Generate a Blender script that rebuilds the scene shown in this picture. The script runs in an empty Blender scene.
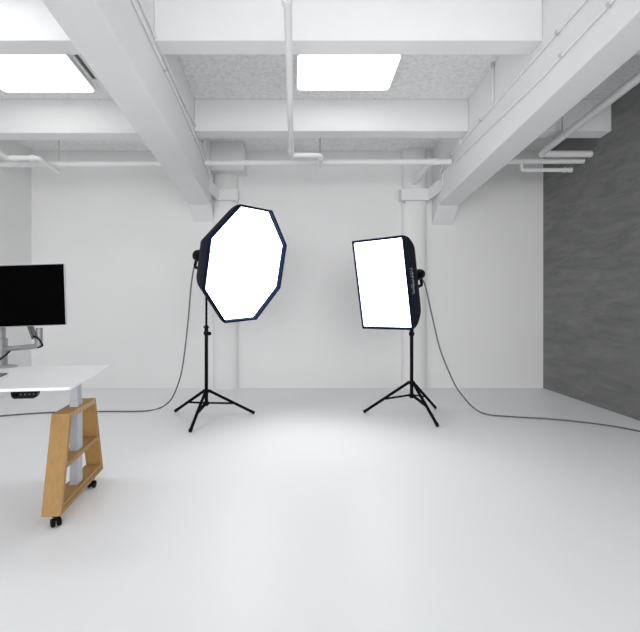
import bpy, bmesh, math, random
from mathutils import Vector, Matrix
random.seed(4)
scene = bpy.context.scene
COL = scene.collection
F, CX, CY, CAMZ = 465.0, 293.0, 303.0, 1.3      # lens survey of the photograph (640 x 632)
S = 0.0796                                      # the ceiling falls towards the back wall
YB = 7.112                                      # back wall
XL, XR = -4.0, 3.827                            # side walls
YF = -6.0                                       # open end of the room, behind the photographer

def zc(h, y): return CAMZ + h - S * y           # height of a line that runs parallel to the ceiling
def pt(px, py, y): return Vector(((px - CX) / F * y, y, CAMZ + (CY - py) / F * y))
def floor_pt(px, py, lift=0.0):
    y = CAMZ * F / (py - CY)
    return Vector(((px - CX) / F * y, y, lift))

# ------------------------------------------------------------------ materials
def mat(name, col, rough=0.6, metal=0.0, spec=0.5, var=0.0, scale=6.0, bump=0.0, bscale=40.0, stretch=(1, 1, 1)):
    m = bpy.data.materials.new(name); m.use_nodes = True
    nt = m.node_tree; b = nt.nodes['Principled BSDF']
    b.inputs['Base Color'].default_value = (*col, 1)
    b.inputs['Roughness'].default_value = rough
    b.inputs['Metallic'].default_value = metal
    b.inputs['Specular IOR Level'].default_value = spec
    tc = nt.nodes.new('ShaderNodeTexCoord'); mp = nt.nodes.new('ShaderNodeMapping')
    mp.inputs['Scale'].default_value = stretch
    nt.links.new(tc.outputs['Object'], mp.inputs['Vector'])
    n = nt.nodes.new('ShaderNodeTexNoise'); n.inputs['Scale'].default_value = scale; n.inputs['Detail'].default_value = 6
    nt.links.new(mp.outputs['Vector'], n.inputs['Vector'])
    r = nt.nodes.new('ShaderNodeValToRGB')
    r.color_ramp.elements[0].position = 0.3; r.color_ramp.elements[1].position = 0.7
    r.color_ramp.elements[0].color = (*[c * (1 - var) for c in col], 1)
    r.color_ramp.elements[1].color = (*[min(1, c * (1 + var)) for c in col], 1)
    nt.links.new(n.outputs['Fac'], r.inputs['Fac']); nt.links.new(r.outputs['Color'], b.inputs['Base Color'])
    if bump:
        n2 = nt.nodes.new('ShaderNodeTexNoise'); n2.inputs['Scale'].default_value = bscale; n2.inputs['Detail'].default_value = 4
        nt.links.new(tc.outputs['Object'], n2.inputs['Vector'])
        bp = nt.nodes.new('ShaderNodeBump'); bp.inputs['Strength'].default_value = bump; bp.inputs['Distance'].default_value = 0.01
        nt.links.new(n2.outputs['Fac'], bp.inputs['Height']); nt.links.new(bp.outputs['Normal'], b.inputs['Normal'])
    return m

def emit(name, col, strength):
    m = bpy.data.materials.new(name); m.use_nodes = True
    nt = m.node_tree; nt.nodes.clear()
    o = nt.nodes.new('ShaderNodeOutputMaterial'); e = nt.nodes.new('ShaderNodeEmission')
    e.inputs['Color'].default_value = (*col, 1); e.inputs['Strength'].default_value = strength
    nt.links.new(e.outputs[0], o.inputs['Surface'])
    return m

M = {}
M['wall'] = mat('white wall paint', (0.80, 0.80, 0.80), 0.75, spec=0.25, var=0.012, scale=1.5, bump=0.05, bscale=60)
M['beam'] = mat('white painted concrete', (0.79, 0.795, 0.80), 0.7, spec=0.25, var=0.012, scale=3, bump=0.06, bscale=30)
M['pipe'] = mat('white pipe paint', (0.80, 0.80, 0.80), 0.45, spec=0.4, var=0.01)
M['joint'] = mat('grey pipe joint', (0.55, 0.55, 0.56), 0.5, var=0.02)
M['rod'] = mat('dull steel rod', (0.50, 0.50, 0.51), 0.5, metal=0.3, var=0.03)
M['floor'] = mat('white resin floor', (0.86, 0.867, 0.88), 0.42, spec=0.3, var=0.006, scale=0.8)
M['black'] = mat('black coated metal', (0.004, 0.004, 0.005), 0.5, spec=0.05, var=0.15)
M['plastic'] = mat('black plastic', (0.005, 0.005, 0.006), 0.4, spec=0.08, var=0.1)
M['rubber'] = mat('black rubber', (0.006, 0.006, 0.006), 0.7, spec=0.15, var=0.1)
M['fabric'] = mat('dark softbox fabric', (0.014, 0.016, 0.026), 0.8, spec=0.1, var=0.12, scale=20, bump=0.15, bscale=150)
M['navy'] = mat('navy softbox edge', (0.004, 0.009, 0.030), 0.8, spec=0.05, var=0.1)
M['letters'] = mat('pale printed letters', (0.36, 0.37, 0.41), 0.7, var=0.05)
M['steel'] = mat('bright steel', (0.75, 0.75, 0.77), 0.3, metal=0.7, var=0.03)
M['silver'] = mat('silver painted metal', (0.40, 0.41, 0.43), 0.4, metal=0.25, var=0.02)
M['arm'] = mat('satin grey aluminium', (0.29, 0.29, 0.305), 0.4, metal=0.4, var=0.02)
M['darkgrey'] = mat('dark grey plastic', (0.10, 0.10, 0.105), 0.5, var=0.05)
M['column'] = mat('pale grey lift column', (0.47, 0.485, 0.52), 0.45, metal=0.15, var=0.02)
M['desk'] = mat('white desk laminate', (0.82, 0.82, 0.83), 0.35, spec=0.4, var=0.005)
M['screen'] = mat('black screen glass', (0.0012, 0.0012, 0.0015), 0.2, spec=0.012, var=0.05)
M['cable'] = mat('grey cable sheath', (0.13, 0.13, 0.135), 0.6, var=0.05)
M['panel'] = emit('lamp diffuser glow', (1.0, 0.99, 0.97), 2.0)
M['soft'] = emit('softbox diffuser glow', (0.985, 0.995, 1.0), 5.8)

def wood(name, stretch, dark=1.0):
    m = mat(name, (0.38 * dark, 0.222 * dark, 0.083 * dark), 0.55, spec=0.25, var=0.10, scale=5, stretch=stretch)
    return m
M['wood_v'] = wood('birch board upright grain', (16, 16, 0.45))
M['wood_h'] = wood('birch board level grain', (16, 0.45, 16))
def finger():
    m = mat('birch finger joint end', (0.62, 0.41, 0.19), 0.5, var=0.1, scale=8)
    nt = m.node_tree; b = nt.nodes['Principled BSDF']
    tc = nt.nodes.new('ShaderNodeTexCoord'); w = nt.nodes.new('ShaderNodeTexWave')
    w.bands_direction = 'Y'; w.inputs['Scale'].default_value = 5.5; w.inputs['Distortion'].default_value = 0.6
    nt.links.new(tc.outputs['Object'], w.inputs['Vector'])
    r = nt.nodes.new('ShaderNodeValToRGB')
    r.color_ramp.elements[0].position = 0.35; r.color_ramp.elements[1].position = 0.65
    r.color_ramp.elements[0].color = (0.42, 0.262, 0.11, 1); r.color_ramp.elements[1].color = (0.49, 0.325, 0.155, 1)
    nt.links.new(w.outputs['Fac'], r.inputs['Fac']); nt.links.new(r.outputs['Color'], b.inputs['Base Color'])
    return m
M['finger'] = finger()

def popcorn():
    m = mat('sprayed rough ceiling', (0.70, 0.70, 0.70), 0.95, spec=0.1)
    nt = m.node_tree; b = nt.nodes['Principled BSDF']
    tc = nt.nodes.new('ShaderNodeTexCoord')
    n = nt.nodes.new('ShaderNodeTexNoise'); n.inputs['Scale'].default_value = 22; n.inputs['Detail'].default_value = 8; n.inputs['Roughness'].default_value = 0.75
    nt.links.new(tc.outputs['Object'], n.inputs['Vector'])
    r = nt.nodes.new('ShaderNodeValToRGB')
    r.color_ramp.elements[0].position = 0.34; r.color_ramp.elements[1].position = 0.56
    r.color_ramp.elements[0].color = (0.76, 0.755, 0.75, 1); r.color_ramp.elements[1].color = (0.95, 0.95, 0.95, 1)
    nt.links.new(n.outputs['Fac'], r.inputs['Fac']); nt.links.new(r.outputs['Color'], b.inputs['Base Color'])
    bp = nt.nodes.new('ShaderNodeBump'); bp.inputs['Strength'].default_value = 0.6; bp.inputs['Distance'].default_value = 0.03
    nt.links.new(n.outputs['Fac'], bp.inputs['Height']); nt.links.new(bp.outputs['Normal'], b.inputs['Normal'])
    return m
M['ceiling'] = popcorn()

def slate():
    m = mat('dark grey troweled plaster', (0.075, 0.075, 0.077), 0.75, spec=0.25)
    nt = m.node_tree; b = nt.nodes['Principled BSDF']
    tc = nt.nodes.new('ShaderNodeTexCoord'); mp = nt.nodes.new('ShaderNodeMapping')
    mp.inputs['Rotation'].default_value = (math.radians(-28), 0, 0); mp.inputs['Scale'].default_value = (1, 0.9, 4.2)
    nt.links.new(tc.outputs['Object'], mp.inputs['Vector'])
    n = nt.nodes.new('ShaderNodeTexNoise'); n.inputs['Scale'].default_value = 2.2; n.inputs['Detail'].default_value = 9; n.inputs['Roughness'].default_value = 0.62
    n.inputs['Distortion'].default_value = 0.7
    nt.links.new(mp.outputs['Vector'], n.inputs['Vector'])
    r = nt.nodes.new('ShaderNodeValToRGB')
    r.color_ramp.elements[0].position = 0.3; r.color_ramp.elements[1].position = 0.72
    r.color_ramp.elements[0].color = (0.155, 0.155, 0.156, 1); r.color_ramp.elements[1].color = (0.250, 0.250, 0.251, 1)
    nt.links.new(n.outputs['Fac'], r.inputs['Fac']); nt.links.new(r.outputs['Color'], b.inputs['Base Color'])
    bp = nt.nodes.new('ShaderNodeBump'); bp.inputs['Strength'].default_value = 0.2; bp.inputs['Distance'].default_value = 0.02
    nt.links.new(n.outputs['Fac'], bp.inputs['Height']); nt.links.new(bp.outputs['Normal'], b.inputs['Normal'])
    return m
M['slate'] = slate()

# ------------------------------------------------------------------ mesh helpers
def prism(bm, pts, vec):
    """extrude a planar polygon (list of Vectors) by vec"""
    a = [bm.verts.new(p) for p in pts]; b = [bm.verts.new(Vector(p) + Vector(vec)) for p in pts]
    n = len(a)
    bm.faces.new(a); bm.faces.new(b[::-1])
    for i in range(n): bm.faces.new((a[i], b[i], b[(i + 1) % n], a[(i + 1) % n]))

def hexa(bm, lo4, hi4):
    """eight corners: four below, four above, in the same order"""
    a = [bm.verts.new(p) for p in lo4]; b = [bm.verts.new(p) for p in hi4]
    bm.faces.new(a[::-1]); bm.faces.new(b)
    for i in range(4): bm.faces.new((a[i], a[(i + 1) % 4], b[(i + 1) % 4], b[i]))

def box(bm, x0, x1, y0, y1, z0, z1):
    hexa(bm, [(x0, y0, z0), (x1, y0, z0), (x1, y1, z0), (x0, y1, z0)], [(x0, y0, z1), (x1, y0, z1), (x1, y1, z1), (x0, y1, z1)])

def frame(d):
    d = Vector(d).normalized()
    a = Vector((0, 0, 1)) if abs(d.z) < 0.9 else Vector((1, 0, 0))
    u = d.cross(a).normalized(); return u, d.cross(u).normalized()

def fillet(path, r, n=6):
    path = [Vector(p) for p in path]
    out = [path[0]]
    for i in range(1, len(path) - 1):
        p, a, b = path[i], path[i - 1], path[i + 1]
        da, db = (a - p), (b - p)
        k = min(r, da.length * 0.45, db.length * 0.45)
        s, e = p + da.normalized() * k, p + db.normalized() * k
        for j in range(n + 1):
            t = j / n
            out.append(s * (1 - t) ** 2 + p * 2 * t * (1 - t) + e * t ** 2)
    out.append(path[-1]); return out

def tube(bm, path, r, seg=14, round_r=0.0, radii=None):
    if round_r: path = fillet(path, round_r)
    path = [Vector(p) for p in path]
    rings = []; u = None
    for i, p in enumerate(path):
        d = (path[min(i + 1, len(path) - 1)] - path[max(i - 1, 0)]).normalized()
        if u is None: u, v = frame(d)
        else:
            u = (u - d * u.dot(d)).normalized(); v = d.cross(u)
        rr = radii[i] if radii else r
        rings.append([bm.verts.new(p + (u * math.cos(2 * math.pi * k / seg) + v * math.sin(2 * math.pi * k / seg)) * rr) for k in range(seg)])
    for a, b in zip(rings, rings[1:]):
        for k in range(seg): bm.faces.new((a[k], a[(k + 1) % seg], b[(k + 1) % seg], b[k]))
    bm.faces.new(rings[0][::-1]); bm.faces.new(rings[-1])

def spline(pts, n=10):
    pts = [Vector(p) for p in pts]; out = []
    P = [pts[0] * 2 - pts[1]] + pts + [pts[-1] * 2 - pts[-2]]
    for i in range(1, len(P) - 2):
        for j in range(n):
            t = j / n
            out.append(0.5 * ((2 * P[i]) + (P[i + 1] - P[i - 1]) * t + (2 * P[i - 1] - 5 * P[i] + 4 * P[i + 1] - P[i + 2]) * t * t + (3 * P[i] - P[i - 1] - 3 * P[i + 1] + P[i + 2]) * t ** 3))
    out.append(pts[-1]); return out

def obj(name, bm, m, parent=None, smooth=False, bevel=0.0, origin=None, mats=None):
    bmesh.ops.recalc_face_normals(bm, faces=bm.faces)
    me = bpy.data.meshes.new(name)
    o = bpy.data.objects.new(name, me); COL.objects.link(o)
    base = Vector((0, 0, 0))
    if parent is None:
        vs = [v.co for v in bm.verts]
        base = Vector(origin) if origin is not None else Vector(((min(v.x for v in vs) + max(v.x for v in vs)) / 2, (min(v.y for v in vs) + max(v.y for v in vs)) / 2, min(v.z for v in vs)))
        bmesh.ops.translate(bm, verts=bm.verts, vec=-base); o.location = base
    else:
        inv = Matrix.Translation(-origin_of(parent)) 
        bmesh.ops.transform(bm, matrix=inv, verts=bm.verts); o.parent = parent
    bm.to_mesh(me); bm.free()
    me.materials.append(m)
    for x in (mats or []): me.materials.append(x)
    if smooth:
        for p in me.polygons: p.use_smooth = True
        try: me.set_sharp_from_angle(angle=math.radians(40))
        except Exception: pass
    if bevel:
        b = o.modifiers.new('soft edges', 'BEVEL'); b.width = bevel; b.segments = 2; b.limit_method = 'ANGLE'
    return o

def origin_of(o):
    p = Vector((0, 0, 0))
    while o is not None: p = p + o.location; o = o.parent
    return p

def tag(o, label, cat=None, group=None, kind=None):
    o['label'] = label
    if cat: o['category'] = cat
    if group: o['group'] = group
    if kind: o['kind'] = kind
    return o

def thing(name, loc, label, cat, group=None, rz=0.0, local=False):
    o = bpy.data.objects.new(name, None); COL.objects.link(o); o.location = loc
    o.rotation_euler = (0, 0, rz); o.empty_display_size = 0.1
    if local: LOCAL.add(o.name)
    return tag(o, label, cat, group)
LOCAL = set()
_origin_of = origin_of
def origin_of(o):
    q = o
    while q.parent is not None: q = q.parent
    if q.name in LOCAL:                          # parts of a turned thing are given in the thing's own axes
        p = Vector((0, 0, 0)); r = o
        while r is not q: p += r.location; r = r.parent
        return p
    return _origin_of(o)

def struct(name, bm, m, label, cat, **k): return tag(obj(name, bm, m, **k), label, cat, kind='structure')

# ------------------------------------------------------------------ room shell
bm = bmesh.new(); box(bm, XL - .12, XR + .12, YF, YB + .12, -0.12, 0)
struct('floor', bm, M['floor'], 'seamless pale white resin floor of the studio', 'floor')
bm = bmesh.new()
hc = 2.895
hexa(bm, [(XL - .12, YF, zc(hc, YF)), (XR + .12, YF, zc(hc, YF)), (XR + .12, YB + .12, zc(hc, YB + .12)), (XL - .12, YB + .12, zc(hc, YB + .12))],
     [(XL - .12, YF, zc(hc, YF) + .12), (XR + .12, YF, zc(hc, YF) + .12), (XR + .12, YB + .12, zc(hc, YB + .12) + .12), (XL - .12, YB + .12, zc(hc, YB + .12) + .12)])
struct('ceiling', bm, M['ceiling'], 'rough sprayed grey white ceiling between the beams', 'ceiling')
bm = bmesh.new(); box(bm, XL - .12, XR + .12, YB, YB + .12, 0, zc(hc, YB))
struct('wall_back', bm, M['wall'], 'plain white back wall behind the two studio lights', 'wall')
def side(name, x0, x1, m, label):
    bm = bmesh.new()
    prism(bm, [Vector((x0, YF, 0)), Vector((x0, YB, 0)), Vector((x0, YB, zc(hc, YB))), Vector((x0, YF, zc(hc, YF)))], (x1 - x0, 0, 0))
    struct(name, bm, m, label, 'wall')
side('wall_left', XL - .12, XL, M['wall'], 'white side wall at the far left behind the desk')
side('wall_right', XR, XR + .12, M['slate'], 'dark grey troweled plaster wall on the right')

# longitudinal beams with a haunch at the back wall; faces follow the survey
HB = 1.977
def lerp(a, b, t): return a + (b - a) * t
def xface(x0, y0, x1, y1): return lambda y: lerp(x0, x1, (y - y0) / (y1 - y0))
LBo = xface(-1.469, 2.70, -1.518, 6.9); LBi = xface(-1.152, 2.70, -1.198, 6.9)
RBi = xface(2.081, 2.79, 2.122, 6.9); RBo = xface(2.375, 3.24, 2.436, 6.9)
def long_beam(fa, fb, yend, zlow, label):
    bm = bmesh.new(); y0 = YF
    prof = [(y0, zc(HB, y0)), (yend, zc(HB, yend)), (YB, zlow), (YB, zc(hc, YB)), (y0, zc(hc, y0))]
    a = [bm.verts.new((fa(y), y, z)) for y, z in prof]; b = [bm.verts.new((fb(y), y, z)) for y, z in prof]
    bm.faces.new(a); bm.faces.new(b[::-1])
    for i in range(5): bm.faces.new((a[i], b[i], b[(i + 1) % 5], a[(i + 1) % 5]))
    return struct('ceiling_beam', bm, M['beam'], label, 'beam', bevel=0.012)
long_beam(LBo, LBi, 6.81, 2.54, 'deep white ceiling beam running to the back wall left of the octagonal softbox')
long_beam(RBi, RBo, 6.81, 2.49, 'deep white ceiling beam running to the back wall above the rectangular softbox')

# cross beams, one per bay
HX = 2.511
def cross(ya, yb, fa, fb, label, HX=HX):
    bm = bmesh.new()
    def q(z): return [(fa(ya), ya, z(ya)), (fb(ya), ya, z(ya)), (fb(yb), yb, z(yb)), (fa(yb), yb, z(yb))]
    hexa(bm, q(lambda y: zc(HX, y)), q(lambda y: zc(hc, y)))
    struct('cross_beam', bm, M['beam'], label, 'beam', bevel=0.008)
fl, fr = (lambda y: XL), (lambda y: XR)
cross(3.898, 4.097, fl, LBo, 'near white cross beam over the lamp panel above the desk')
cross(3.898, 4.097, LBi, RBi, 'near white cross beam in the middle bay, at the top of the picture')
cross(3.898, 4.097, RBo, fr, 'near white cross beam between the sloping pipe and the dark wall top')
cross(5.586, 5.789, fl, LBo, 'far white cross beam above the bent pipe at the far left', 2.486)
cross(5.586, 5.789, LBi, RBi, 'far white cross beam in the middle bay, behind the lamp panel')
cross(5.586, 5.789, RBo, fr, 'far white cross beam whose end meets the dark grey wall')

# engaged round columns and what sits on them
def column(px, label):
    x = (px - CX) / F * 7.06
    bm = bmesh.new(); n = 40; r = 0.187; y = 7.06
    # walk round the front from right to left, closed by the wall
    sg = lambda q: math.copysign(abs(q) ** 0.92, q)
    front = [Vector((x + r * sg(math.cos(a)), YB - .02 - .11 * sg(math.sin(-a)), 0)) for a in [(-math.pi) * k / 24 for k in range(25)]]
    poly = [Vector((x + r, YB, 0))] + front + [Vector((x - r, YB, 0))]
    prism(bm, poly, (0, 0, zc(hc, 6.9) - 0.0))
    return struct('column', bm, M['wall'], label, 'column', smooth=True), x
colL, xl = column(225.5, 'round white column on the back wall behind the octagonal softbox')
colR, xr = column(414.5, 'round white column on the back wall behind the rectangular softbox')
bm = bmesh.new(); zb = 3.235
hexa(bm, [(LBi(6.78), 6.78, zb), (-.714, 6.78, zb), (-.714, YB, zb), (LBi(YB), YB, zb)], [(LBi(6.78), 6.78, zc(hc, 6.78)), (-.714, 6.78, zc(hc, 6.78)), (-.714, YB, zc(hc, YB)), (LBi(YB), YB, zc(hc, YB))])
struct('trim_1', bm, M['wall'], 'square white block at the head of the column behind the octagonal softbox', 'column head', bevel=0.01)

def band(poly, z, h, th, label):
    """flat tie band: plan polyline, bottom heights per point"""
    bm = bmesh.new(); P = [Vector((p[0], p[1], 0)) for p in poly]
    ins = []
    for i, p in enumerate(P):
        d = (P[min(i + 1, len(P) - 1)] - P[max(i - 1, 0)]).normalized()
        ins.append(p + Vector((-d.y, d.x, 0)) * th)
    rings = [[bm.verts.new(q) for q in ((p.x, p.y, zz), (i_.x, i_.y, zz), (i_.x, i_.y, zz + h), (p.x, p.y, zz + h))] for p, i_, zz in zip(P, ins, z)]
    for a, b in zip(rings, rings[1:]):
        for k in range(4): bm.faces.new((a[k], a[(k + 1) % 4], b[(k + 1) % 4], b[k]))
    bm.faces.new(rings[0]); bm.faces.new(rings[-1][::-1])
    return obj('tie_band', bm, M['beam'], bevel=0.006, origin=(poly[0][0], poly[0][1], z[0]))
def add_bolt(o, p, d):
    bm = bmesh.new(); p = Vector(p); tube(bm, [p, p + Vector(d)], 0.016, 8); obj('bolt', bm, M['rod'], o)
YC = 6.93
bR = band([(1.615, 7.09), (1.615, YC), (2.01, YC), (RBi(6.60) - .002, 6.60), (RBi(6.44) - .002, 6.44)], [2.835, 2.835, 2.835, 2.912, 2.93], 0.175, 0.04, '')
tag(bR, 'flat white tie band joining the column behind the rectangular softbox to the beam', 'bracket', kind='structure')
add_bolt(bR, (1.66, YC + .01, 2.80), (0, -.02, 0))
bL = band([(LBi(6.44) + .002, 6.44), (LBi(6.62) + .002, 6.62), (-1.10, YC), (-.822, YC), (-.822, 7.09)], [2.93, 2.90, 2.835, 2.835, 2.835], 0.17, 0.04, '')
tag(bL, 'flat white tie band joining the column behind the octagonal softbox to the beam', 'bracket', kind='structure')

# ------------------------------------------------------------------ ceiling lamps
def lamp(x0, x1, ya, yb, label):
    t = thing('ceiling_lamp_panel', ((x0 + x1) / 2, (ya + yb) / 2, zc(2.86, (ya + yb) / 2)), label, 'ceiling lamp', 'white panel lamps on the ceiling')
    def ring(bm, x0, x1, ya, yb, h0, h1, r):
        pts = []
        for cx_, cy_, a0 in ((x1 - r, yb - r, 0), (x0 + r, yb - r, 90), (x0 + r, ya + r, 180), (x1 - r, ya + r, 270)):
            for k in range(6):
                a = math.radians(a0 + 18 * k); pts.append((cx_ + r * math.cos(a), cy_ + r * math.sin(a)))
        lo = [bm.verts.new((x, y, zc(h0, y))) for x, y in pts]; hi = [bm.verts.new((x, y, zc(h1, y))) for x, y in pts]
        bm.faces.new(lo[::-1]); bm.faces.new(hi); n = len(pts)
        for i in range(n): bm.faces.new((lo[i], lo[(i + 1) % n], hi[(i + 1) % n], hi[i]))
    bm = bmesh.new(); ring(bm, x0 - .012, x1 + .012, ya - .012, yb + .012, 2.852, hc, .05); obj('housing', bm, M['pipe'], t)
    bm = bmesh.new(); ring(bm, x0, x1, ya, yb, 2.846, 2.8521, .045); obj('diffuser', bm, M['panel'], t)
lamp(.049, 1.085, 4.64, 5.30, 'bright white panel lamp on the ceiling of the middle bay')
lamp(-3.315, -2.272, 4.60, 5.345, 'bright white panel lamp on the ceiling above the desk, cut by the picture edge')
t = thing('ceiling_vent', (-2.18, 4.9, zc(hc, 4.9)), 'thin dark slot vent in the ceiling beside the panel lamp above the desk', 'vent')
def slab(bm, x0, x1, ya, yb, h0, h1):
    hexa(bm, [(x0, ya, zc(h0, ya)), (x1, ya, zc(h0, ya)), (x1, yb, zc(h0, yb)), (x0, yb, zc(h0, yb))], [(x0, ya, zc(h1, ya)), (x1, ya, zc(h1, ya)), (x1, yb, zc(h1, yb)), (x0, yb, zc(h1, yb))])
bm = bmesh.new()
slab(bm, -2.225, -2.205, 4.50, 5.14, 2.862, hc); slab(bm, -2.155, -2.135, 4.50, 5.14, 2.862, hc)
slab(bm, -2.205, -2.155, 4.50, 4.52, 2.862, hc); slab(bm, -2.205, -2.155, 5.12, 5.14, 2.862, hc)
obj('vent_frame', bm, M['pipe'], t)
bm = bmesh.new()
slab(bm, -2.205, -2.155, 4.52, 5.12, 2.882, hc)
obj('slot', bm, M['darkgrey'], t)

# ------------------------------------------------------------------ pipes
YM = 6.126
def mz(x):                                        # main pipe rises a little to the right
    px = CX + F * x / YM
    return CAMZ + (CY - lerp(164.3, 161.4, px / 500)) / F * YM
def pipe(name, path, r, label, cat='pipe', round_r=0.0, joints=(), group=None, m='pipe'):
    bm = bmesh.new(); tube(bm, path, r, 16, round_r)
    o = obj(name, bm, M[m], smooth=True, origin=path[0]); tag(o, label, cat, group)
    for p, d, k in joints:
        bm = bmesh.new(); p = Vector(p); d = Vector(d).normalized() * k
        tube(bm, [p - d, p + d], r * 1.22, 16); obj('coupling', bm, M['pipe'], o, smooth=True)
    return o
def rod(o, x, y, z0, z1):
    bm = bmesh.new(); tube(bm, [(x, y, z0), (x, y, z1)], 0.007, 8); obj('hanger_rod', bm, M['rod'], o)
    bm = bmesh.new(); tube(bm, [(x, y, z1 - .03), (x, y, z1)], 0.022, 10); obj('hanger_cap', bm, M['rod'], o)
R = 0.036
def mp_(x): return (x, YM, mz(x))
o = pipe('water_pipe', [mp_(XL), mp_(LBo(YM))], R, 'level white pipe crossing the left bay above the desk', joints=[(mp_(-3.42), (1, 0, 0), .035)])
rod(o, -3.083, YM, mz(-3.083) + R * .5, zc(hc, YM))
tee = (430 - CX) / F * YM
o = pipe('water_pipe', [(LBi(YM) + .03, YM, mz(LBi(YM))), (RBi(YM) - .03, YM, mz(RBi(YM)))], R, 'level white pipe crossing the middle bay below the far cross beam', joints=[(mp_(tee + .03), (1, 0, 0), .07), (mp_(-.02), (1, 0, 0), .04)])
rod(o, .356, YM, mz(.356) + R * .5, zc(hc, YM))
bm = bmesh.new(); e = pt(414.5, 183, 6.99); tube(bm, [mp_(tee), e], 0.034, 14); obj('branch', bm, M['pipe'], o, smooth=True)
o = pipe('water_pipe', [mp_(RBo(YM)), mp_(XR)], R, 'level white pipe running into the dark wall, middle of the three', joints=[])
# lower stub under it
ys = YM; zs = CAMZ + (CY - 170) / F * ys
xa, xb = (521.5 - CX) / F * ys, (571 - CX) / F * ys
o = pipe('stub_pipe', [(xa, ys, mz(xa) - R * .6), (xa, ys, zs), (xb, ys, zs)], 0.026, 'short capped white pipe with an elbow, lowest of three by the dark wall', round_r=.05,
         joints=[((xb - .085, ys, zs), (1, 0, 0), .016), ((xb - .012, ys, zs), (1, 0, 0), .022)])
bm = bmesh.new(); xh = (541 - CX) / F * ys; tube(bm, [(xh, ys, zs + .02), (xh, ys, mz(xh) - R * .6)], .008, 8); obj('hanger_rod', bm, M['rod'], o)

HL = 2.248
def dp(x, y, h=HL): return (x, y, zc(h, y))
ya = HL * F / 182.0; x0, x1 = (7 - CX) / F * ya, (38.7 - CX) / F * ya
o = pipe('sprinkler_pipe', [dp(x0, 1.0), dp(x0, ya), dp(x1, ya), dp(x1, HL * F / 167.8)], 0.029, 'bent white sprinkler pipe stepping under the level pipe above the desk', round_r=.05,
         joints=[(dp(x0 + .10, ya), (1, 0, 0), .03), (dp(x1 - .07, ya), (1, 0, 0), .03)])
rod(o, x0, 2.0, zc(HL, 2.0), zc(hc, 2.0))
yb = HL * F / 184.8; x1 = (320.5 - CX) / F * yb
o = pipe('sprinkler_pipe', [dp(-.045, 1.0), dp(-.022, yb), dp(x1, yb), dp(x1, HL * F / 171)], 0.029, 'long white sprinkler pipe passing left of the middle bay lamp and bending aside', round_r=.06,
         joints=[(dp(-.04, 3.08), (0, 1, -S), .03), (dp(-.024, yb - .14), (0, 1, -S), .03), (dp(x1, yb + .09), (0, 1, -S), .04)])
rod(o, -.045, 2.0, zc(HL, 2.0), zc(hc, 2.0))
HP = 2.388; YP = 5.97
o = pipe('sprinkler_pipe', [dp(3.10, 1.0, HP), dp(3.171, YP, HP), (XR, YP, zc(HP, YP))], 0.042, 'thick white pipe slanting past the dark wall and turning into it', round_r=.05,
         joints=[])
yq = HP * F / 203.0
rod(o, 3.166, yq, zc(HP, yq) - .05, zc(hc, yq))
rod(o, 3.12, 2.0, zc(HP, 2.0), zc(hc, 2.0))

# conduits on the inner faces of the two long beams
def onface(face, px, py, off):
    y = 5.0
    for _ in range(30): y = face(y) * F / (px - CX)
    p = pt(px, py, y); p.x += off; return p
def conduit(face, pix, off, label, clips=(), r=0.012, group=None):
    pts = [onface(face, a, b, off) for a, b in pix]
    p0, p1 = pts[0], pts[1]; d = (p0 - p1).normalized()
    pts[0] = p0 + d * 1.2
    bm = bmesh.new(); tube(bm, pts, r, 10, 0.04)
    o = obj('conduit', bm, M['pipe'], smooth=True, origin=pts[-1]); tag(o, label, 'conduit')
    for a, b in clips:
        c = onface(face, a, b, off); bm = bmesh.new(); tube(bm, [c - d * .014, c + d * .014], r * 1.6, 10); obj('clip', bm, M['joint'], o, smooth=True)
    return o
conduit(RBi, [(587.5, 0), (540, 53.8), (482, 119.5), (452, 155), (446, 160), (441, 174)], -.013, 'upper thin white conduit along the beam face over the rectangular softbox', [(559, 32.5), (481.5, 120), (452, 155)])
o = conduit(RBi, [(615, 0), (540, 80.7), (482, 136.5), (443.8, 174), (443.5, 186)], -.013, 'lower thin white conduit along the beam face over the rectangular softbox', [(563, 55), (611.5, 4)])
c = onface(RBi, 459.3, 144, -.02)
bm = bmesh.new(); box(bm, c.x - .02, c.x + .02, c.y - .10, c.y + .02, c.z - .035, c.z + .05)
tag(obj('junction_box', bm, M['pipe'], bevel=.006), 'small white junction box on the upper conduit near the column', 'junction box')
a, b = onface(RBi, 494.3, 63, -.012), onface(RBi, 493, 105, -.012); b.y = a.y
bm = bmesh.new(); a.z = zc(hc, a.y); tube(bm, [a, b], .010, 8)
o = tag(obj('conduit', bm, M['pipe'], smooth=True), 'short upright conduit dropping from the ceiling to the beam conduits', 'conduit')
bm = bmesh.new(); tube(bm, [a - Vector((0, 0, .05)), a], .022, 10); obj('clip', bm, M['joint'], o)
conduit(LBi, [(130.6, 0), (177.8, 100), (203.9, 159.3), (206.5, 166.5), (209.5, 178), (210, 188)], .013, 'lower of two thin conduits along the beam beside the octagonal softbox', [(163.5, 69)])
conduit(LBi, [(137.3, 0), (181.3, 100), (201.3, 139.5), (206.0, 159.3), (208.3, 168), (211.2, 178)], .013, 'upper of two thin conduits along the beam beside the octagonal softbox', [(201.5, 141)])

# ------------------------------------------------------------------ studio lights
def basis(az, el, roll):
    n = Vector((math.sin(az) * math.cos(el), -math.cos(az) * math.cos(el), math.sin(el)))
    u = Vector((0, 0, 1)).cross(n).normalized(); v = n.cross(u)
    return n, u * math.cos(roll) + v * math.sin(roll), v * math.cos(roll) - u * math.sin(roll)

def loft(bm, rings, close_start=False, close_end=False):
    V = [[bm.verts.new(p) for p in r] for r in rings]; n = len(V[0])
    for a, b in zip(V, V[1:]):
        for k in range(n): bm.faces.new((a[k], a[(k + 1) % n], b[(k + 1) % n], b[k]))
    if close_start: bm.faces.new(V[0][::-1])
    if close_end: bm.faces.new(V[-1])

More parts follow.
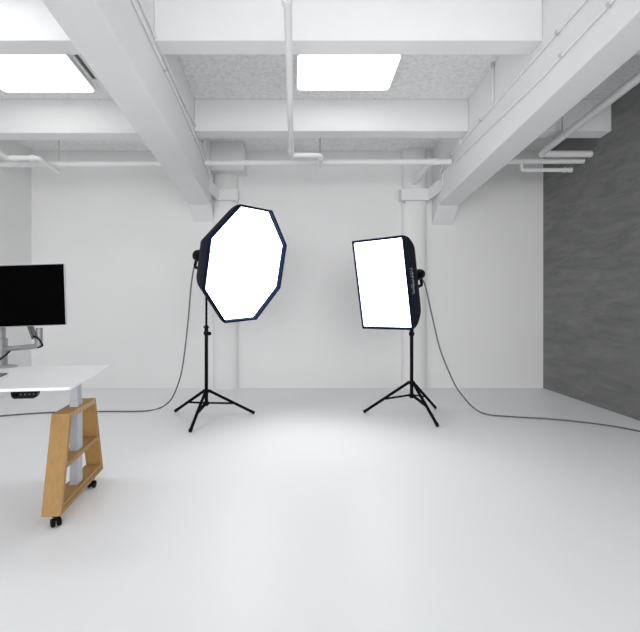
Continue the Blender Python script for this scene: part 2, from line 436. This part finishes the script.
def softbox(name, c, n, u, v, outline, profile, lip, inset, label, letters=None):
    """outline: corner pairs (a, b) along u, v; profile: (depth behind front edge, scale_a, scale_b)"""
    c = Vector(c)
    t = thing(name, c - n * profile[-1][0], label, 'softbox')
    def ring(d, sa, sb, grow=0.0):
        return [c - n * d + u * (a * sa + (grow if a > 0 else -grow)) + v * (b * sb + (grow if b > 0 else -grow)) for a, b in outline]
    fine = []
    for i in range(len(profile) - 1):
        for j in range(4):
            q = j / 4
            p0 = profile[max(i - 1, 0)]; p1 = profile[i]; p2 = profile[i + 1]; p3 = profile[min(i + 2, len(profile) - 1)]
            fine.append(tuple(0.5 * (2 * p1[k] + (p2[k] - p0[k]) * q + (2 * p0[k] - 5 * p1[k] + 4 * p2[k] - p3[k]) * q * q + (3 * p1[k] - p0[k] - 3 * p2[k] + p3[k]) * q ** 3) for k in range(3)))
    fine.append(profile[-1]); fine.insert(1, (.016, 1.0, 1.0))
    bm = bmesh.new(); loft(bm, [ring(d, a, b) for d, a, b in fine if d >= .016] , close_end=True)
    obj('fabric_hull', bm, M['fabric'], t)
    k = 1 - inset
    bm = bmesh.new()
    kk = k - .004
    loft(bm, [ring(.020, 1.003, 1.003), ring(0, 1.003, 1.003), ring(-.003, (1 + k) / 2, (1 + k) / 2), ring(0, k, k), ring(lip, kk, kk), ring(lip + .012, kk, kk)])
    obj('rim', bm, M['navy'], t)
    bm = bmesh.new(); loft(bm, [ring(lip + .008, kk, kk), ring(lip, kk, kk)], True, True)
    d = obj('diffuser', bm, M['soft'], t); d['label'] = 'glowing white diffuser'
    d0 = profile[-1][0]
    bm = bmesh.new()
    tube(bm, [c - n * (d0 - .01), c - n * (d0 + .03)], .085, 28); obj('speed_ring', bm, M['black'], t, smooth=True)
    if letters: letters(t, ring, fine)
    return t

def strobe(c, n, d0, d1, r, stand_d, label, up, cord_side):
    c = Vector(c); a, b = c - n * (d0 + .03), c - n * d1
    side_ = n.cross(Vector((0, 0, 1))).normalized(); dn = n.cross(side_).normalized()
    if dn.z > 0: dn = -dn
    pv = c - n * stand_d
    t = thing('strobe_head', pv, label, 'studio flash')
    bm = bmesh.new(); L = b - a
    tube(bm, [a, a + L * .08, a + L * .10, a + L * .55, a + L * .57, a + L * .9, b], r, 24, radii=[r * 1.08, r * 1.08, r * .93, r * .93, r, r, r * .86]); obj('body', bm, M['plastic'], t, smooth=True)
    bm = bmesh.new(); tube(bm, [b, b - n * .008], r * .6, 20); obj('back_panel', bm, M['darkgrey'], t, smooth=True)
    # carrying handle: loop under the tail
    p1, p2 = b + n * .015 + dn * r * .8, b + n * .17 + dn * r * .8
    bm = bmesh.new(); tube(bm, [p1, p1 + dn * .085 - n * .01, p2 + dn * .085, p2], .018, 10, .03); obj('handle', bm, M['plastic'], t, smooth=True)
    # tilt bracket and its silver tube
    bm = bmesh.new(); tube(bm, [pv + dn * r * .85, Vector((pv.x, pv.y, pv.z - r - .05))], .022, 12); obj('tilt_bracket', bm, M['black'], t, smooth=True)
    k = pv + dn * (r + .02)
    bm = bmesh.new(); tube(bm, [k - side_ * .03, k + side_ * .075], .010, 10); tube(bm, [k + side_ * .06, k + side_ * .085], .022, 12); obj('tilt_knob', bm, M['black'], t, smooth=True)
    bm = bmesh.new(); q = a + L * .30 + dn * r * .98; tube(bm, [q - n * .05, q + n * .10], .012, 10); obj('umbrella_tube', bm, M['steel'], t, smooth=True)['label'] = 'bright steel tube'
    return t, b, dn, side_

def light_stand(cx_, cy_, feet, zhub, zlow, zcol, ztop, label, knob_side):
    t = thing('light_stand', (cx_, cy_, 0), label, 'light stand')
    bm = bmesh.new(); tube(bm, [(cx_, cy_, zlow - .03), (cx_, cy_, zcol)], .0195, 14); obj('lower_pole', bm, M['black'], t, smooth=True)
    bm = bmesh.new(); tube(bm, [(cx_, cy_, zcol - .05), (cx_, cy_, ztop)], .0125, 14); obj('upper_pole', bm, M['black'], t, smooth=True)
    for z, hh in ((zhub, .035), (zlow, .03)):
        bm = bmesh.new(); tube(bm, [(cx_, cy_, z - hh / 2), (cx_, cy_, z + hh / 2)], .034, 16); obj('collar', bm, M['plastic'], t, smooth=True)
    bm = bmesh.new(); tube(bm, [(cx_, cy_, zcol - .06), (cx_, cy_, zcol - .02), (cx_, cy_, zcol - .02), (cx_, cy_, zcol + .05)], .03, 14, radii=[.028, .028, .023, .021])
    for z in (zcol - .035, zcol + .03): tube(bm, [(cx_, cy_, z - .008), (cx_, cy_, z + .008)], .032, 14)
    o = obj('clamp', bm, M['plastic'], t, smooth=True)
    ks = Vector(knob_side)
    bm = bmesh.new(); p = Vector((cx_, cy_, zcol - .04)); tube(bm, [p + ks * .02, p + ks * .055], .010, 10); tube(bm, [p + ks * .035, p + ks * .06], .022, 12); obj('knob', bm, M['plastic'], o, smooth=True)
    for f in feet:
        f = Vector(f); d = Vector((f.x - cx_, f.y - cy_, 0)); L = d.length; d.normalize()
        a = Vector((cx_, cy_, zhub)) + d * .035; e = Vector((f.x, f.y, .018))
        bm = bmesh.new(); tube(bm, [a, e], .0165, 10); tube(bm, [a - d * .012, a + d * .012], .017, 10)
        lg = obj('leg', bm, M['black'], t, smooth=True)
        bm = bmesh.new(); w = (e - a).normalized(); tube(bm, [e - w * .045, e + w * .004], .0185, 10); obj('rubber_foot', bm, M['rubber'], lg, smooth=True)
        q = a + (e - a) * .56; s0 = Vector((cx_, cy_, zlow)) + d * .03
        sd = Vector((-d.y, d.x, 0)) * .012
        bm = bmesh.new()
        for s in (-1, 1): tube(bm, [s0 + sd * s, q + sd * s], .009, 8)
        obj('brace', bm, M['black'], t, smooth=True)
    return t

# --- octagonal softbox
n, u, v = basis(0.96066, -0.21905, 0.0428)
cO = Vector((-0.45566, 4.85, 1.69041)); RO = 0.64879
octo = [(RO * math.cos(math.pi / 8 + k * math.pi / 4), RO * math.sin(math.pi / 8 + k * math.pi / 4)) for k in range(8)]
softbox('octagonal_softbox', cO, n, u, v, octo, [(0, 1, 1), (.06, .985, .985), (.16, .90, .90), (.30, .725, .725), (.42, .52, .52), (.50, .30, .30), (.52, .16, .16)], .05, .03,
        'large glowing octagonal softbox with dark navy edge on the left light stand')
sdO = .644; pvO = cO - n * sdO
stO = (pvO.x, pvO.y)
hO, tailO, dnO, siO = strobe(cO + Vector((.02, 0, -.025)), n, .50, .84, .068, sdO, 'black strobe head behind the octagonal softbox', 1, 1)
light_stand(stO[0], stO[1], [floor_pt(175.5, 412.3), floor_pt(190.3, 432.6), floor_pt(253.8, 414.2)], .313, .178, 1.0, pvO.z - .085,
            'black tripod light stand carrying the octagonal softbox', (.75, -.66, 0))
# --- rectangular softbox
n, u, v = basis(-0.7191, -0.1998, 0.0116)
cR = Vector((0.919, 4.834, 1.4925)); hw, hh = .2997, .479
rect = [(hw, hh), (-hw, hh), (-hw, -hh), (hw, -hh)]
def rounded(a, b, r, k=5):
    out = []
    for sx, sy, a0 in ((1, 1, 0), (-1, 1, 90), (-1, -1, 180), (1, -1, 270)):
        for j in range(k):
            q = math.radians(a0 + 90 * j / (k - 1)); out.append((sx * (a - r) + r * math.cos(q), sy * (b - r) + r * math.sin(q)))
    return out
def letters(t, ring, fine):
    # two short rows of small pale printed marks along the outer side panel
    def on(d, s):
        for p, q in zip(fine, fine[1:]):
            if p[0] <= d <= q[0]:
                k = (d - p[0]) / (q[0] - p[0]); sa = lerp(p[1], q[1], k); sb = lerp(p[2], q[2], k); break
        return cR - n * d + u * (hw * sa + .0035) + v * (s * sb)
    bm = bmesh.new(); random.seed(11)
    s = .145
    while s > -.125:
        L = random.uniform(.006, .015); w = random.uniform(.014, .026)
        big = .1 if -.06 < s < .02 else .1
        d0 = .088 + random.uniform(-.004, .004); d1 = d0 + w * (1.5 if -.05 < s < .1 else 1.0)
        f = [bm.verts.new(on(a, b)) for a, b in ((d0, s), (d1, s), (d1, s - L), (d0, s - L))]; bm.faces.new(f)
        if random.random() < .7:
            d2 = .060 + random.uniform(-.003, .003)
            f = [bm.verts.new(on(a, b)) for a, b in ((d2, s), (d2 + .012, s), (d2 + .012, s - L * .8), (d2, s - L * .8))]; bm.faces.new(f)
        s -= L + random.uniform(.004, .009)
    o = obj('printed_lettering', bm, M['letters'], t); o['label'] = 'small pale lettering'
softbox('rectangular_softbox', cR, n, u, v, rounded(hw, hh, .012), [(0, 1, 1), (.06, 1.015, .985), (.15, 1.0, .905), (.30, .88, .70), (.42, .63, .45), (.50, .36, .24), (.52, .25, .16)], .018, .045,
        'glowing upright rectangular softbox with navy edge on the right light stand', letters)
sdR = .687; pvR = cR - n * sdR
hR, tailR, dnR, siR = strobe(cR + Vector((0, 0, -.03)), n, .50, .93, .064, sdR, 'black strobe head behind the rectangular softbox', 1, 1)
light_stand(pvR.x, pvR.y, [floor_pt(364, 413.3), floor_pt(437.6, 427.4), floor_pt(435.3, 408.9)], .385, .240, .985, pvR.z - .085,
            'black tripod light stand carrying the rectangular softbox', (.3, .95, 0))

# --- mains cables
def cable(path, label, r=.0085):
    bm = bmesh.new(); tube(bm, spline(path, 12), r, 10)
    return tag(obj('power_cable', bm, M['cable'], smooth=True, origin=path[-1]), label, 'cable')
LZ = .009
s0 = tailO + dnO * .062 + n * 0
yy = tailO.y
pts = [Vector(tailO) + dnO * .05] + [pt(px, py, y) for px, py, y in ((191.2, 285, 5.33), (187.9, 323, 5.36), (182.3, 368, 5.42), (175.5, 391, 5.47))]
pts += [floor_pt(168.5, 402.6, 0)]; pts[-1] = pt(168.8, 402.0, 5.52)
pts += [floor_pt(159, 409.0, LZ), floor_pt(143, 411.9, LZ), floor_pt(98, 412.2, LZ), floor_pt(51, 413.2, LZ), floor_pt(0, 416.8, LZ), floor_pt(-30, 421, LZ)]
cable(pts, 'grey power cable hanging from the octagonal softbox light and crossing the floor behind the desk')
pts = [Vector(tailR) + dnR * .055] + [pt(px, py, y) for px, py, y in ((424.9, 284.5, 5.53), (428.5, 300, 5.55), (433, 320, 5.55), (440.7, 351, 5.53), (454.4, 383.6, 5.49), (463, 396.3, 5.46), (471.6, 406, 5.43))]
pts += [pt(480.2, 412.1, 5.39), floor_pt(489.4, 415.6, LZ), floor_pt(502.5, 416.9, LZ), floor_pt(557.5, 420.4, LZ), floor_pt(605.6, 426.0, LZ), floor_pt(640, 432.2, LZ), floor_pt(668, 438, LZ)]
cable(pts, 'grey power cable sweeping from the rectangular softbox light across the floor to the right')

# ------------------------------------------------------------------ desk (own axes: x along the front edge, y away from the viewer)
TH = math.radians(8.5)
desk = thing('standing_desk', (-1.194, 2.49, 0), 'white height adjustable desk on wooden trestle legs with casters', 'desk', rz=TH, local=True)
W, D, ZT, TK = 1.75, .92, .849, .018
def to_world(x, y, z=0.0):
    return Vector((-1.194 + x * math.cos(TH) - y * math.sin(TH), 2.49 + x * math.sin(TH) + y * math.cos(TH), z))
def to_desk(p):
    dx, dy = p.x + 1.194, p.y - 2.49
    return Vector((dx * math.cos(TH) + dy * math.sin(TH), -dx * math.sin(TH) + dy * math.cos(TH), p.z))
bm = bmesh.new(); pl = []
for cx_, cy_, a0 in ((-.035, D - .03, 0), (-W + .03, D - .03, 90), (-W + .03, .03, 180), (-.035, .035, 270)):
    for k in range(6):
        a = math.radians(a0 + 18 * k); pl.append(Vector((cx_ + .03 * math.cos(a) + .005, cy_ + .03 * math.sin(a), ZT - TK)))
prism(bm, pl, (0, 0, TK)); obj('tabletop', bm, M['desk'], desk, bevel=.004)
def wheel_caster(x, y, ang):
    zt = .07
    bm = bmesh.new(); tube(bm, [(x, y, zt - .006), (x, y, zt)], .026, 16); tube(bm, [(x, y, zt - .03), (x, y, zt - .004)], .009, 10)
    d = Vector((math.cos(ang), math.sin(ang), 0)); s = Vector((-d.y, d.x, 0)); c = Vector((x, y, .025)) + d * .012
    for q in (-1, 1):
        k = c + s * q * .006 - s * .0015
        prism(bm, [k + Vector((0, 0, -.004)) - d * .008, k - d * .022 + Vector((0, 0, .022)), k - d * .02 + Vector((0, 0, .036)), k + d * .006 + Vector((0, 0, .036)), k + d * .010], s * .003)
    o = obj('caster', bm, M['plastic'], desk, bevel=.001)
    for q in (-1, 1):
        bm = bmesh.new(); k = c + s * q * .017
        tube(bm, [k - s * .0095, k - s * .0075, k + s * .0075, k + s * .0095], .025, 20, radii=[.021, .025, .025, .021]); obj('wheel', bm, M['rubber'], o, smooth=True)
def trestle(xo, near_caster, far_caster, k=0.0):
    before = {c.name for c in desk.children}
    x0, x1 = xo - .107, xo; z0, z1 = .07, .63; T = .034
    bn, bf, tn, tf = .209, .985, .35, .815
    kn, kf = (tn - bn) / (z1 - z0), (tf - bf) / (z1 - z0)
    en = lambda z: bn + kn * (z - z0)
    ef = lambda z: bf + kf * (z - z0)
    for f, sg in ((en, 1), (ef, -1)):
        bm = bmesh.new(); prism(bm, [Vector((x0, f(z0), z0)), Vector((x0, f(z0) + sg * T, z0)), Vector((x0, f(z1 - T) + sg * T, z1 - T)), Vector((x0, f(z1 - .0005), z1 - .0005))], (x1 - x0, 0, 0))
        obj('side_board', bm, M['wood_v'], desk, bevel=.0025)
    bm = bmesh.new(); prism(bm, [Vector((x0, en(z1 - T) + T, z1 - T)), Vector((x0, en(z1) + .002, z1)), Vector((x0, ef(z1) - .002, z1)), Vector((x0, ef(z1 - T) - T, z1 - T))], (x1 - x0, 0, 0))
    o = obj('top_board', bm, M['wood_h'], desk, bevel=.002, mats=[M['finger']])
    for p in o.data.polygons:
        if p.normal.x > .9: p.material_index = 1
    bm = bmesh.new(); zs_ = .345; t2 = .03
    prism(bm, [Vector((x0, en(zs_ - t2) + T, zs_ - t2)), Vector((x0, en(zs_) + T, zs_)), Vector((x0, ef(zs_) - T, zs_)), Vector((x0, ef(zs_ - t2) - T, zs_ - t2))], (x1 - x0 - .002, 0, 0))
    obj('shelf_board', bm, M['wood_h'], desk, bevel=.002)
    bm = bmesh.new()
    for za, zb_, ins in ((.072, .098, 0), (.098, .102, .006), (.102, .125, .002)):
        prism(bm, [Vector((x0 + ins, en(za) + T, za)), Vector((x0 + ins, en(zb_) + T, zb_)), Vector((x0 + ins, ef(zb_) - T, zb_)), Vector((x0 + ins, ef(za) - T, za))], (x1 - x0 - 2 * ins, 0, 0))
    obj('bottom_board', bm, M['wood_h'], desk)
    ca, cb = xo - .073, xo - .021
    bm = bmesh.new(); box(bm, ca, cb, .535, .62, .125, .672); obj('lift_column', bm, M['column'], desk, bevel=.003)
    bm = bmesh.new(); box(bm, ca + .004, cb - .004, .539, .616, .672, .80); obj('lift_column', bm, M['column'], desk, bevel=.002)
    bm = bmesh.new(); prism(bm, [Vector((ca + .002, .16, ZT - TK)), Vector((ca + .002, .20, .793)), Vector((ca + .002, .78, .793)), Vector((ca + .002, .88, ZT - TK))], (cb - ca - .004, 0, 0)); obj('support_rail', bm, M['desk'], desk, bevel=.002)
    for o_ in [c for c in desk.children if c.name not in before]:
        for vtx in o_.data.vertices: vtx.co.x += k * (vtx.co.y - .30)
    wheel_caster(*near_caster); wheel_caster(*far_caster)
trestle(-.110, (-.145, .232, 2.2), (-.108, .80, 1.4), 0.06)
trestle(-W + .104 + .107, (-W + .16, .232, 2.0), (-W + .16, .9, 1.0))
bm = bmesh.new(); xc0, xc1, zt_, zb_ = -.302, -.168, ZT - TK - .001, ZT - TK - .039
prism(bm, [Vector((xc0, .012, zt_)), Vector((xc0 + .003, .012, zb_ + .012)), Vector((xc0 + .014, .012, zb_)), Vector((xc1 - .018, .012, zb_)), Vector((xc1 - .008, .012, zb_ + .01)), Vector((xc1, .012, zt_))], (0, .05, 0))
cp = obj('control_panel', bm, M['plastic'], desk, bevel=.003)
for k in range(5):
    bm = bmesh.new(); x = -.262 + .0215 * k; tube(bm, [(x + .012, .0125, zt_ - .015), (x + .012, .0105, zt_ - .015)], .0035, 10); obj('button', bm, M['darkgrey'], cp)
bm = bmesh.new(); box(bm, -.285, -.262, .0105, .0125, zt_ - .022, zt_ - .010); obj('display', bm, M['screen'], cp)

# ------------------------------------------------------------------ monitor, arm and pad on the desk
YP_ = 3.27
pc = pt(0.2, 367, YP_); pc.z = ZT
arm = thing('monitor_stand', pc, 'grey metal monitor arm standing on the white desk', 'monitor arm')
bm = bmesh.new(); tube(bm, [pc, pc + Vector((0, 0, .006)), pc + Vector((0, 0, .012)), pc + Vector((0, 0, .016))], .1, 32, radii=[.108, .108, .085, .05]); obj('base', bm, M['silver'], arm, smooth=True)
bm = bmesh.new(); tube(bm, [pc + Vector((0, 0, .012)), pc + Vector((0, 0, .20))], .046, 24); obj('pole_sleeve', bm, M['arm'], arm, smooth=True)
bm = bmesh.new(); tube(bm, [pc + Vector((0, 0, .19)), pc + Vector((0, 0, .20)), pc + Vector((0, 0, .202)), pc + Vector((0, 0, .36))], .034, 24, radii=[.047, .047, .034, .034]); obj('pole', bm, M['arm'], arm, smooth=True)
j = pt(37.5, 346, 3.20)
bm = bmesh.new()
a0 = pc + Vector((0, 0, .145)); a0.z = pt(4, 349, YP_).z
tube(bm, [a0, pt(10, 348.6, 3.26), pt(31, 346.6, 3.21), j, j + Vector((0, 0, .05))], .0185, 14, .03); obj('lower_arm', bm, M['arm'], arm, smooth=True)
bm = bmesh.new(); tube(bm, [j + Vector((.012, 0, -.002)), j + Vector((.012, 0, .125))], .022, 18); obj('joint', bm, M['arm'], arm, smooth=True)
YMo = 3.07
mc = pt(11, 296, YMo)
je = j + Vector((-.01, -.015, .05))
bm = bmesh.new()
side2 = Vector((.011, 0, 0))
for s in (-1, 1): tube(bm, [je + side2 * s, mc + Vector((0.02, .06, 0)) + side2 * s], .010, 12)
obj('upper_arm', bm, M['darkgrey'], arm, smooth=True)
bm = bmesh.new(); tube(bm, [mc + Vector((.01, .075, 0)), mc + Vector((.004, .0245, 0))], .03, 18); box(bm, mc.x - .05, mc.x + .05, mc.y + .0225, mc.y + .030, mc.z - .05, mc.z + .05); obj('mount_plate', bm, M['darkgrey'], arm)
bm = bmesh.new(); tube(bm, spline([je + Vector((0, -.02, .02)), pt(37.5, 338, 3.17), pt(42.3, 344.3, 3.16), pt(41.5, 346.3, 3.165), pt(37.8, 347.6, 3.18)], 8), .006, 8); obj('cable', bm, M['rubber'], arm, smooth=True)['label'] = 'black cable'
bm = bmesh.new(); tube(bm, spline([pt(10, 351, 3.21), pt(5, 355.5, 3.2), pt(0, 359.3, 3.2), pt(-8, 363, 3.2)], 8), .006, 8); obj('cable', bm, M['rubber'], arm, smooth=True)['label'] = 'black cable'

mon = thing('monitor', mc, 'wide black monitor switched off, held over the white desk at the left edge', 'monitor')
mw, mh = .708, .408
def mon_box(bm, x0, x1, y0, y1, z0, z1): box(bm, mc.x + x0, mc.x + x1, mc.y + y0, mc.y + y1, mc.z + z0, mc.z + z1)
bm = bmesh.new(); mon_box(bm, -mw / 2, mw / 2, -.004, .014, -mh / 2, mh / 2); obj('casing', bm, M['silver'], mon, bevel=.003)
bm = bmesh.new(); mon_box(bm, -.2, .2, .0135, .0225, -.12, .12); obj('back_cover', bm, M['darkgrey'], mon, bevel=.003)
bm = bmesh.new(); mon_box(bm, -mw / 2 + .004, mw / 2 - .004, -.0065, -.0035, -mh / 2 + .004, mh / 2 - .004); obj('screen', bm, M['screen'], mon)
mon.rotation_euler = (0, math.radians(-1.9), math.radians(2))
a, b, c_ = pt(7.3, 374, 2.98), pt(0, 377.4, 2.86), pt(-40, 377, 2.9)
q = to_desk(a)
pad = bmesh.new(); zz = ZT + .0005
P0 = Vector((a.x, 0, 0))
ya_ = (CAMZ - zz) * F / (374.0 - CY); p1 = Vector(((7.5 - CX) / F * ya_, ya_, zz))
yb_ = (CAMZ - zz) * F / (377.6 - CY); p2 = Vector(((-.5 - CX) / F * yb_, yb_, zz))
e = (p2 - p1); e2 = e.normalized(); nrm = Vector((-e2.y, e2.x, 0))
if nrm.x > 0: nrm = -nrm
p2 = p1 + e2 * .16
prism(pad, [p1, p2, p2 + nrm * .24, p1 + nrm * .24], (0, 0, .007))
tag(obj('tablet', pad, M['darkgrey'], bevel=.002), 'flat dark grey slab on the white desk in front of the monitor arm base', 'tablet')

# ------------------------------------------------------------------ light and camera
w = bpy.data.worlds.new('daylight'); scene.world = w; w.use_nodes = True
bg = w.node_tree.nodes['Background']; bg.inputs['Color'].default_value = (0.95, 0.975, 1.0, 1); bg.inputs['Strength'].default_value = 0.3
def area(name, loc, rot, sx, sy, power, col):
    l = bpy.data.lights.new(name, 'AREA'); l.shape = 'RECTANGLE'; l.size = sx; l.size_y = sy; l.energy = power; l.color = col
    o = bpy.data.objects.new(name, l); COL.objects.link(o); o.location = loc; o.rotation_euler = rot; return o
area('rear_fill', (0.0, YF + .1, 2.3), (math.radians(90), 0, 0), 7.0, 3.0, 172, (1.0, 0.995, 0.99)).data.spread = math.radians(110)  # added soft fill at the open end, narrowed to reach the back wall
area('side_fill', (XR - .05, -2.5, 1.6), (math.radians(90), 0, math.radians(90)), 5.0, 2.4, 85, (0.97, 0.985, 1.0))  # added fill on the solid right wall, brightens left beam face and left wall
for lx, ly, pw in ((.57, 3.15, 1.0), (-2.8, 3.15, 15)):     # added fill in the nearer bays: assumed lamps, no fixtures built, power tuned
    area('assumed_bay_fill', (lx, ly, zc(2.84, ly)), (0, 0, 0), 1.03, .68, pw, (0.97, 0.985, 1.0))

cam = bpy.data.cameras.new('camera'); co = bpy.data.objects.new('camera', cam); COL.objects.link(co)
co.location = (0, 0, CAMZ); co.rotation_euler = (math.radians(90), 0, 0)
cam.sensor_fit = 'HORIZONTAL'; cam.sensor_width = 36; cam.lens = F / 640 * 36
cam.shift_x = (320 - CX) / 640; cam.shift_y = -(316 - CY) / 640
cam.clip_start = .05
scene.camera = co
vs = scene.view_settings
vs.view_transform = 'Standard'; vs.look = 'None'; vs.gamma = 1; vs.use_curve_mapping = False; vs.exposure = 0.05
try:
    scene.cycles.max_bounces = 12; scene.cycles.diffuse_bounces = 8; scene.cycles.use_denoising = True
except Exception: pass
